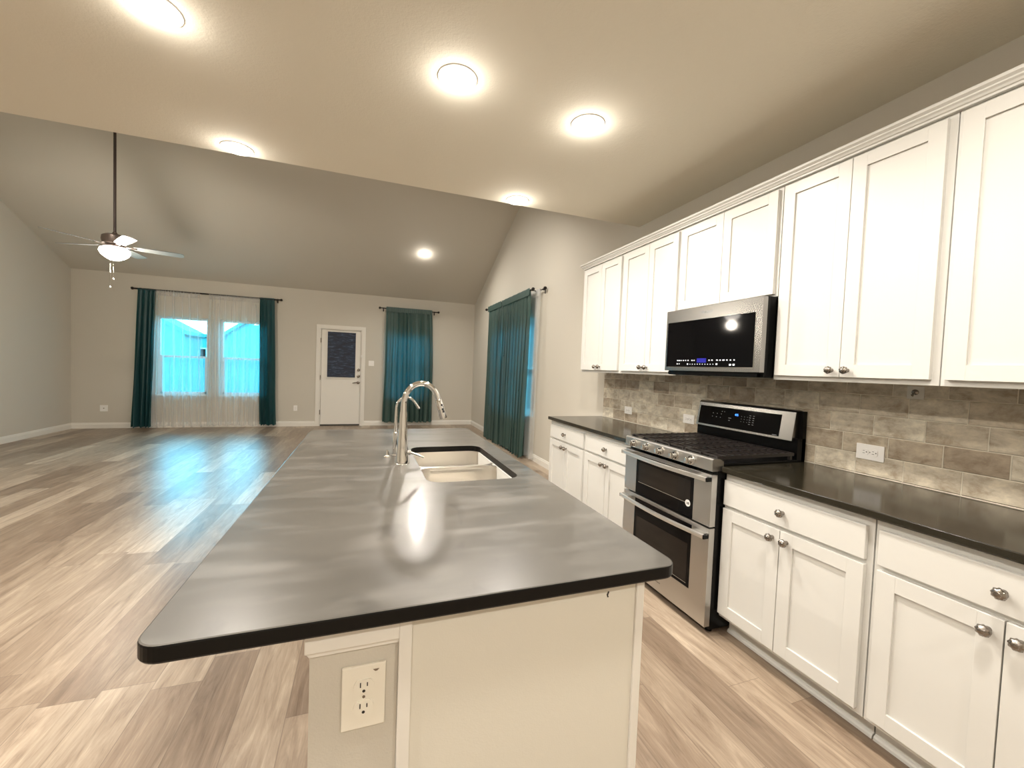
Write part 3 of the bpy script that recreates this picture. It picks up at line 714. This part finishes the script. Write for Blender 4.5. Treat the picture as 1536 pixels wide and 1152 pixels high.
# backguard
XG = 2.36
obj('backguard_base', bx(2.352, XW-.012, RY0+.004, RY1-.0, .905, 1.045), M['black'], rg)
b_ = B(); prism(b_, [(2.338, 1.030), (XW-.030, 1.030), (XW-.012, 1.19), (XW-.014, 1.205), (2.385, 1.212), (2.372, 1.208), (2.363, 1.196)], 'Y', RY0+.03, RY1+.0)
obj('backguard', b_, M['steel_dark'], rg, smooth=25)
obj('side_cap', bx(2.39, XW-.012, RY0+.004, RY0+.03, .905, 1.204), M['black'], rg)
def on_guard(y, z): # face leans back
    return 2.338+(z-1.030)/(1.196-1.030)*.025
b_ = B(); gy0, gy1, gz0, gz1 = 1.765, 2.425-.03, 1.043, 1.174
fr = lambda z, d: on_guard(0, z)-d
v = [b_.verts.new(p) for p in ((fr(gz0, .0005), gy0, gz0), (fr(gz0, .0005), gy1, gz0), (fr(gz1, .0005), gy1, gz1), (fr(gz1, .0005), gy0, gz1))]
b_.faces.new(v); r_ = bmesh.ops.extrude_face_region(b_, geom=b_.faces[:]); bmesh.ops.translate(b_, verts=[q for q in r_['geom'] if isinstance(q, bmesh.types.BMVert)], vec=(-.002, 0, 0))
cp = obj('control_glass', b_, M['glass_black'], rg)
b_ = B(); rnd = random.Random(4)
def mk(y, z, w=.006, h=.003): box(b_, fr(z, .0032), fr(z, .0022), y-w/2, y+w/2, z-h/2, z+h/2)
for y in (2.27, 2.235, 2.20): mk(y, 1.128); mk(y+.003, 1.104)
for y in (2.195, 2.175): mk(y, 1.146)
mk(2.125, 1.108, .022, .003); mk(2.128, 1.092, .010, .004)
for i in range(3):
    for j in range(3): mk(2.035-.022*i, 1.130-.017*j, .003, .003)
for i in range(2):
    for j in range(5): mk(1.972-.026*i, 1.142-.014*j, .011, .003)
mk(1.79, 1.049, .03, .0025)
obj('control_markings', b_, M['grey_print'], cp)
text('clock_digits', '4:5', .022, (fr(1.138, .0035), 2.075, 1.134), ((0, -1, 0), (0, 0, 1)), M['digits'], cp, .0004, .0005)

# ------------------------------------------------------------------ microwave
mw = thing('microwave', 'stainless over-the-range microwave with a black glass door', 'microwave', (2.2, 2.035, 1.395))
obj('body', bx(2.058, XW-.011, 1.658, 2.410, 1.392, 1.839), M['black'], mw)
b_ = wall_cells(B(), 'X', 2.023, 2.056, 1.656, 2.412, 1.420, 1.836, [(1.697, 2.398, 1.444, 1.754)]); md = obj('door', b_, M['steel_dark'], mw)
gp = obj('door_glass', bx(2.0245, 2.040, 1.697, 2.398, 1.444, 1.754), M['glass_black'], md)
b_ = B(); l = .0022
for a in ((1.697, 2.398, 1.444-l, 1.444+l), (1.697-l, 1.697+l, 1.444, 1.754)): box(b_, 2.0222, 2.0245, *a)
obj('glass_trim', b_, M['chrome'], md)
b_ = B()
def mm(y, z, w, h): box(b_, 2.0236, 2.0246, y-w/2, y+w/2, z-h/2, z+h/2)
def my(px): return 2.293-(px-185)*(2.293-1.815)/(645-185)   # position along the row, far end first
for px, w in ((190, 10), (205, 12), (222, 9), (243, 9), (263, 7), (284, 9), (318, 13), (336, 8), (456, 9), (478, 11), (515, 13), (538, 10), (562, 16), (586, 10), (610, 9), (635, 9)): mm(my(px), 1.489, w*.00095, .0065)
for k in range(10): mm(my(302+k*20.5), 1.464, .005, .0045)
mm(my(281), 1.4645, .011, .009); mm(my(513), 1.4645, .012, .009); mm(my(188), 1.466, .008, .007); mm(my(206), 1.466, .006, .006)
mm(my(609), 1.461, .014, .010); mm(my(633), 1.461, .014, .010)
obj('control_markings', b_, M['white_print'], md)
obj('display', bx(2.0238, 2.0246, my(432), my(358), 1.474, 1.502), M['display'], md)
obj('badge', lathe(B(), (2.0228, 2.058, 1.797), (-1, 0, 0), [(0, .009), (.0015, .007)], 20), M['chrome'], md)
text('lettering', 'Whirlpool', .022, (2.0226, 2.053, 1.797), ((0, -1, 0), (0, 0, 1)), M['grey_print'], md, .0003)
obj('grille', bx(2.035, 2.075, 1.68, 2.39, 1.396, 1.412), M['black'], mw)

# ------------------------------------------------------------------ island
IX0, IX1, IY0, IY1 = -.353, .754, .805, 3.123
SX0, SX1, SY0, SY1 = .245, .650, 1.655, 2.405
slab_top('island_countertop', IX0, IX1, IY0, IY1, .042, .882, .914, M['stone'], 'large smudged dark grey island countertop with a sink cut into it', hole=(SX0, SX1, SY0, SY1), rh=.065, e=.004, edge=M['stone_edge_shaded'])
ib = thing('kitchen_island', 'cream island base with a drywall end under the large dark countertop', 'kitchen island', (.29, 1.97, 0))
YP = .835
obj('knee_wall', bx(-.090, .074, YP+.006, 3.05, 0, .882), M['wall'], ib)
kt = B(); box(kt, -.098, .078, YP-.006, 3.058, .836, .882, bev=.002); prism(kt, [(-.098, .836), (-.090, .826), (.074, .826), (.078, .836)], 'Y', YP, 3.055); obj('top_trim', kt, M['trim'], ib)
obj('end_trim', bx(.0745, .100, YP-.008, 3.05, 0, .8815, bev=.002), M['trim'], ib)
obj('end_panel', bx(.1005, .645, YP, YP+.018, 0, .8815), M['panel'], ib)
obj('end_panel', bx(.1005, .645, 3.032, 3.05, 0, .8815), M['panel'], ib)
obj('corner_trim', bx(.6455, .668, YP-.006, YP+.02, 0, .8815, bev=.002), M['trim'], ib)
cb = B(); box(cb, .645, .666, YP+.021, 3.05, .105, .8815); box(cb, .60, .615, YP+.021, 3.03, 0, .105)
obj('front_frame', cb, M['cab'], ib)
b_ = bx(.545-.004, .545+.004, YP-.0008, YP+.001, .846, .853); 
b_ = B(); prism(b_, [(.562, .850), (.566, .858), (.569, .856), (.566, .848), (.568, .843), (.564, .843)], 'Y', YP-.001, YP+.001); obj('paint_chip', b_, M['slot'], ib, label='small dark chip in the cream end panel')
def idoor(y0, y1, side):
    b = B(); shaker(b, 0, y0, y1, .128, .695); bmesh.ops.transform(b, matrix=Matrix.Scale(-1, 4, (1, 0, 0)), verts=b.verts); bmesh.ops.translate(b, vec=(.686, 0, 0), verts=b.verts)
    d = obj('door', b, M['cab'], ib); o = bpy.data.objects.new('knob', KM); COL.objects.link(o); o.parent = d; o.rotation_euler = (0, 0, PI); o.location = Vector((.686, (y1-.034) if side else (y0+.034), .652)) - ORG[d.name]
for k in range(3):
    y = .87+.73*k; idoor(y, y+.347, 1); idoor(y+.351, y+.698, 0)
    dd = obj('drawer', bx(.666, .686, y, y+.698, .713, .845, bev=.003), M['cab'], ib)
outlet('cream double outlet on the drywall end of the island', (.0095, YP+.006, .727), (0, -1, 0), w=.082, h=.128, m='plate')
b_ = B(); prism(b_, [(.032-.006, .780), (.032+.006, .780), (.032+.002, .776), (.032-.002, .776)], 'Y', YP-.0008, YP+.0004)
o_ = obj('chip', b_, M['nickel'], bpy.data.objects['electrical_outlet.005'] if 'electrical_outlet.005' in bpy.data.objects else None, label='small chipped notch')

# sink: two rounded bowls under the cut-out
sk = thing('sink', 'stainless double bowl sink set into the island countertop', 'sink', (.447, 2.03, .70))
def bowl(y0, y1, ztop, depth, x0=SX0-.004, x1=SX1+.004):
    b = B(); prof = [(0, 0), (-.002, -.004), (.004, -depth*.55), (.012, -depth*.85), (.028, -depth*.96), (.055, -depth), (.10, -depth-.003)]
    rings = []
    for ins, dz in prof:
        pts = rrect(x0+ins, x1-ins, y0+ins, y1-ins, max(.075-ins*.4, .03), 8); rings.append([b.verts.new((p[0], p[1], ztop+dz)) for p in pts])
    for a, c in zip(rings, rings[1:]):
        for i in range(len(a)): b.faces.new((a[i], a[(i+1) % len(a)], c[(i+1) % len(a)], c[i]))
    b.faces.new(rings[-1])
    # rolled outer lip and outer skin gives the bowl real thickness
    lip = []
    for out, dz in ((.010, 0), (.012, -.004), (.010, -depth*.9), (-.03, -depth-.012)):
        pts = rrect(x0-out, x1+out, y0-out, y1+out, .075, 8); lip.append([b.verts.new((p[0], p[1], ztop+dz)) for p in pts])
    seq = [rings[0]]+lip
    for a, c in zip(seq, seq[1:]):
        for i in range(len(a)): b.faces.new((a[i], a[(i+1) % len(a)], c[(i+1) % len(a)], c[i]))
    b.faces.new(lip[-1]); return b
zt = .8815
DV = 2.045
for (a, c) in ((SY0-.004, DV-.012), (DV+.012, SY1+.004)):
    bo = obj('basin', bowl(a, c, zt-.0005 if True else zt, .19), M['sinksteel'], sk, smooth=50)
    obj('drain', lathe(B(), (.447, (a+c)/2, zt-.192), (0, 0, 1), [(0, .042), (.003, .042), (.0035, .030), (.001, .026), (.0012, .004)], 24), M['chrome'], bo, smooth=40)
obj('divider', bx(SX0+.02, SX1-.02, DV-.0115, DV+.0115, .80, .872, bev=.006), M['sinksteel'], sk)

# main faucet
fx, fy = .172, 2.017
fc = thing('pull_down_faucet', 'tall polished chrome pull-down faucet with a high arched spout beside the sink', 'faucet', (fx, fy, .914))
obj('body', lathe(B(), (fx, fy, .9145), (0, 0, 1), [(0, .033), (.004, .033), (.02, .0295), (.08, .0255), (.15, .021), (.23, .0175), (.25, .0165)], 32), M['chrome'], fc, smooth=40)
def arc(cx, cz, rx, rz, a0, a1, n): return [(cx+rx*math.cos(math.radians(a0+(a1-a0)*i/n)), fy, cz+rz*math.sin(math.radians(a0+(a1-a0)*i/n))) for i in range(n+1)]
pts = [(fx, fy, 1.15), (fx, fy, 1.19)] + arc(fx+.083, 1.20, .083, .102, 180, 18, 22)
pts += [(pts[-1][0]+.004, fy, 1.222)]
obj('spout', tube(B(), pts, [.0150]*2+[.0135]*(len(pts)-2), 18), M['chrome'], fc, smooth=60)
p0 = Vector((.3365, fy, 1.224)); p1 = Vector((.364, fy, 1.132)); dd_ = (p1-p0)
hd = obj('spray_head', lathe(B(), p0, dd_, [(0, .0145), (.004, .0165), (.05, .0175), (.085, .0195), (.096, .0195), (.0965, .014)], 26), M['chrome'], fc, smooth=40)
b_ = B(); nrm = Vector((.5, -1, .1)).normalized()
for s, r, ll in ((.028, .0055, 0), (.050, .0075, .012)):
    c = p0+dd_.normalized()*s; 
    for off in (0, ll): lathe(b_, c+dd_.normalized()*off+nrm*.0145, nrm, [(0, r), (.004, r*.8)], 14)
obj('spray_button', b_, M['rubber'], hd)
h_ = B(); lathe(h_, (fx+.018, fy-.004, .968), (1, -.25, 0), [(0, .012), (.018, .0125), (.022, .010)], 18); tube(h_, [(fx+.036, fy-.009, .968), (fx+.060, fy-.022, .962), (fx+.098, fy-.040, .948)], [.0065, .0055, .0045], 10)
obj('handle', h_, M['chrome'], fc, smooth=50)
obj('base_ring', lathe(B(), (fx, fy, .914), (0, 0, 1), [(0, .035), (.002, .035), (.0035, .033)], 32), M['chrome'], fc, smooth=40)
# small filtered-water faucet behind it
f2 = (.150, 2.20); 
fw_ = thing('filter_faucet', 'small slim chrome drinking water faucet standing behind the tall one', 'faucet', (f2[0], f2[1], .914))
obj('body', lathe(B(), (*f2, .914), (0, 0, 1), [(0, .021), (.004, .021), (.008, .016), (.06, .0145), (.12, .013), (.125, .008)], 24), M['chrome'], fw_, smooth=40)
pts = [(f2[0], f2[1], 1.03), (f2[0]+.001, f2[1], 1.12)] + [(f2[0]+.001+.050-.050*math.cos(a), f2[1], 1.165+.055*math.sin(a)) for a in [math.radians(q) for q in range(0, 141, 10)]]
pts += [(.268, f2[1], 1.160)]
obj('spout', tube(B(), pts, [.0085]*2+[.0062]*(len(pts)-2), 12), M['chrome'], fw_, smooth=60)
h_ = B(); lathe(h_, (f2[0]+.012, f2[1], .994), (1, 0, 0), [(0, .008), (.03, .008)], 12); lathe(h_, (f2[0]+.052, f2[1], .975), (0, 0, 1), [(0, .005), (.006, .010), (.03, .010), (.036, .006)], 14)
obj('handle', h_, M['chrome'], fw_, smooth=40)
sd = tag(obj('sink_hole_cap', lathe(B(), (.110, 2.17, .914), (0, 0, 1), [(0, .018), (.004, .017), (.010, .009), (.034, .006), (.036, .003)], 18), M['chrome'], smooth=40), 'tiny chrome air switch button left of the two faucets', 'button')

# ------------------------------------------------------------------ ceiling lights
def can(x, y, z, label, tilt=None, power=CAN_W, r=.078, group='recessed ceiling lights'):
    t = thing('recessed_light', label, 'ceiling light', (0, 0, 0), group)
    b = lathe(B(), (0, 0, 0), (0, 0, -1), [(0, r+.018), (.004, r+.016), (.007, r+.002), (.006, r)], 32); o1 = obj('trim_ring', b, M['plate2'], t, smooth=40)
    b = lathe(B(), (0, 0, 0), (0, 0, -1), [(0, r), (.006, r*.99), (.014, r*.8), (.019, r*.45), (.020, r*.1)], 32); o2 = obj('lens', b, M['lens'], t, smooth=60)
    l = bpy.data.lights.new('can_lamp', 'AREA'); l.shape = 'DISK'; l.size = r*2; l.energy = power; l.color = CAN_COL; l.spread = math.radians(168)
    lo = bpy.data.objects.new('can_lamp', l); COL.objects.link(lo); lo.parent = t; lo.location = (0, 0, -.024)
    l2 = bpy.data.lights.new('can_glow', 'POINT'); l2.energy = power*.085; l2.color = CAN_COL; l2.shadow_soft_size = .02
    lo = bpy.data.objects.new('can_glow', l2); COL.objects.link(lo); lo.parent = t; lo.location = (0, 0, -.07)
    t.location = (x, y, z)
    if tilt: t.rotation_euler = tilt
    return t
labs = ['recessed ceiling light at the top left corner of the picture', 'recessed ceiling light alone above the middle of the island',
        'recessed ceiling light nearest the tall wall cabinets', 'recessed ceiling light at the ceiling edge above the left of the island',
        'recessed ceiling light at the ceiling edge above the right of the island',
        'recessed ceiling light behind the camera near the right wall', 'recessed ceiling light behind the camera near the middle',
        'added unseen fill light farthest behind the camera near the right wall', 'added unseen fill light farthest behind the camera near the middle',
        'added unseen fill light left of view and behind the camera', 'added unseen fill light left of view over the dining floor']
for (x, y), lb in zip(CANS, labs): can(x, y, ZK, lb)
va = math.atan(sl)
can(1.016, 8.186, ZB+sl*(YB-8.186), 'recessed light on the far sloped ceiling between door and right wall', tilt=(-va, 0, 0), power=CAN_W*1.5)
can(1.016, 4.81, 2.93+s2*(4.81-YE), 'recessed light on the hidden near slope of the vault', tilt=(math.atan(s2), 0, 0), power=CAN_W*1.5)
can(-2.9, 4.81, 2.93+s2*(4.81-YE), 'recessed light on the hidden near slope of the vault above the fan side', tilt=(math.atan(s2), 0, 0), power=CAN_W*.5)

# ------------------------------------------------------------------ ceiling fan
FX, FY, FZ = FAN
fn = thing('ceiling_fan', 'five-blade ceiling fan with a lit globe hanging on a long rod', 'ceiling fan', (FX, FY, FZ))
obj('downrod', lathe(B(), (FX, FY, 2.85), (0, 0, 1), [(0, .014), (4.20-2.85, .014)], 16), M['rod_metal'], fn, smooth=40)
obj('canopy', lathe(B(), (FX, FY, 4.16), (0, 0, 1), [(0, .02), (.01, .05), (.05, .07), (.135, .07)], 24), M['rod_metal'], fn, smooth=40)
obj('motor_housing', lathe(B(), (FX, FY, 2.715), (0, 0, 1), [(0, .07), (.01, .115), (.06, .125), (.10, .12), (.12, .09), (.125, .03), (.155, .018)], 32), M['fan_metal'], fn, smooth=40)
for k in range(5):
    a = math.radians(18+72*k); ca, sa = math.cos(a), math.sin(a); b = B(); pitch = math.radians(-11)
    def PT(r, s, z): # along blade r, across s
        zz = z + s*math.sin(pitch); ss = s*math.cos(pitch); return (FX+r*ca-ss*sa, FY+r*sa+ss*ca, FZ+.008+zz)
    out = [(.17, -.045), (.24, -.056), (.45, -.064), (.62, -.066), (.65, -.055), (.66, -.035), (.66, .035), (.65, .055), (.62, .066), (.45, .064), (.24, .056), (.17, .045)]
    lo = [b.verts.new(PT(r, s, -.003)) for r, s in out]; hi = [b.verts.new(PT(r, s, .003)) for r, s in out]
    b.faces.new(lo); b.faces.new(hi[::-1])
    for i in range(len(out)): b.faces.new((lo[i], lo[(i+1) % len(out)], hi[(i+1) % len(out)], hi[i]))
    bl = obj('blade', b, M['fan_wood'], fn)
    b = B(); q = [PT(r, s, z) for r in (.10, .20) for s in (-.02, .02) for z in (-.008, -.003)]
    vs = [b.verts.new(p) for p in q]
    for f in ((0, 1, 3, 2), (4, 6, 7, 5), (0, 4, 5, 1), (2, 3, 7, 6), (0, 2, 6, 4), (1, 5, 7, 3)): b.faces.new([vs[i] for i in f])
    obj('blade_iron', b, M['fan_metal'], bl)
obj('light_fitter', lathe(B(), (FX, FY, 2.68), (0, 0, 1), [(0, .10), (.008, .105), (.035, .08)], 28), M['fan_metal'], fn, smooth=40)
obj('globe', lathe(B(), (FX, FY, 2.685), (0, 0, -1), [(0, .10), (.02, .135), (.05, .145), (.09, .128), (.125, .09), (.15, .045), (.158, .012)], 32), M['globe'], fn, smooth=70)
l = bpy.data.lights.new('fan_lamp', 'POINT'); l.energy = 45; l.color = (1, .90, .76); l.shadow_soft_size = .10
lo = bpy.data.objects.new('fan_lamp', l); COL.objects.link(lo); lo.parent = fn; lo.location = (0, 0, -.26)
for dx, dz in ((.0, 2.31), (-.03, 2.21)):
    c = obj('pull_chain', lathe(B(), (FX+dx, FY-.03, dz), (0, 0, 1), [(0, .0014), (2.54-dz, .0014)], 8), M['chrome'], fn)
    obj('chain_fob', lathe(B(), (FX+dx, FY-.03, dz-.02), (0, 0, 1), [(0, .004), (.006, .009), (.018, .006), (.024, .003)], 12), M['plate2'], c)

# ------------------------------------------------------------------ outside the windows
struct('ground_outside', bx(-40, 40, YB+.15, 60, -.25, -.15), M['grass'])
struct('ground_side_yard', bx(XW+.15, 40, -10, YB+.15, -.25, -.15), M['grass'])
fe = thing('wooden_fence', 'board fence standing in the yard behind the double window', 'fence', (0, 16, -.15))
b_ = B()
for k in range(110): x = -12+.152*k; box(b_, x, x+.14, 16, 16.02, -.15, 1.40+.01*math.sin(k*2.3))
obj('boards', b_, M['fence'], fe)
for z in (.2, 1.05): obj('rail', bx(-12, 4.7, 16.02, 16.06, z, z+.09), M['fence'], fe)
fe = thing('wooden_fence', 'board fence standing in the side yard outside the right wall window', 'fence', (6, 6, -.15))
b_ = B()
for k in range(80): y = 1+.152*k; box(b_, 6, 6.02, y, y+.14, -.15, 1.55)
obj('boards', b_, M['fence'], fe)
def house(x0, x1, y0, y1, eave, ridge_x, ridge_z, label):
    h = thing('neighbour_house', label, 'house', ((x0+x1)/2, y0, -.15))
    b = B(); prism(b, [(x0, -.15), (x1, -.15), (x1, eave), (ridge_x, ridge_z), (x0, eave)], 'Y', y0, y1); obj('walls', b, M['siding'], h)
    b = B(); o = .15; s1 = (ridge_z-eave)/(ridge_x-x0); s3 = (ridge_z-eave)/(x1-ridge_x)
    prism(b, [(x0-o, eave-o*s1), (ridge_x, ridge_z), (x1+o, eave-o*s3), (x1+o, eave-o*s3+.18), (ridge_x, ridge_z+.18), (x0-o, eave-o*s1+.18)], 'Y', y0-o, y1+o)
    obj('roof', b, M['roof'], h)
    for x in (x0+(x1-x0)*.3, x0+(x1-x0)*.65):
        w = obj('window', bx(x, x+.9, y0-.03, y0, .8, 2.0), M['vinyl'], h); obj('pane', bx(x+.06, x+.84, y0-.04, y0-.03, .86, 1.94), M['glass_black'], w)
    return h
house(-17, -8.3, 24, 26, 2.52, -12.6, 4.84, 'neighbouring house with a sloping roof seen through the left window pane')
house(-6.55, .5, 24, 31, 2.57, -3.4, 4.93, 'neighbouring house with a sloping roof seen through the right window pane')
house(-13, -5.5, 32, 38, 2.45, -9.2, 2.78, 'low distant house seen in the gap between the two neighbouring houses')
house(9, 20, -1, 16, 2.7, 14.5, 5.5, 'neighbouring house beyond the side yard fence')
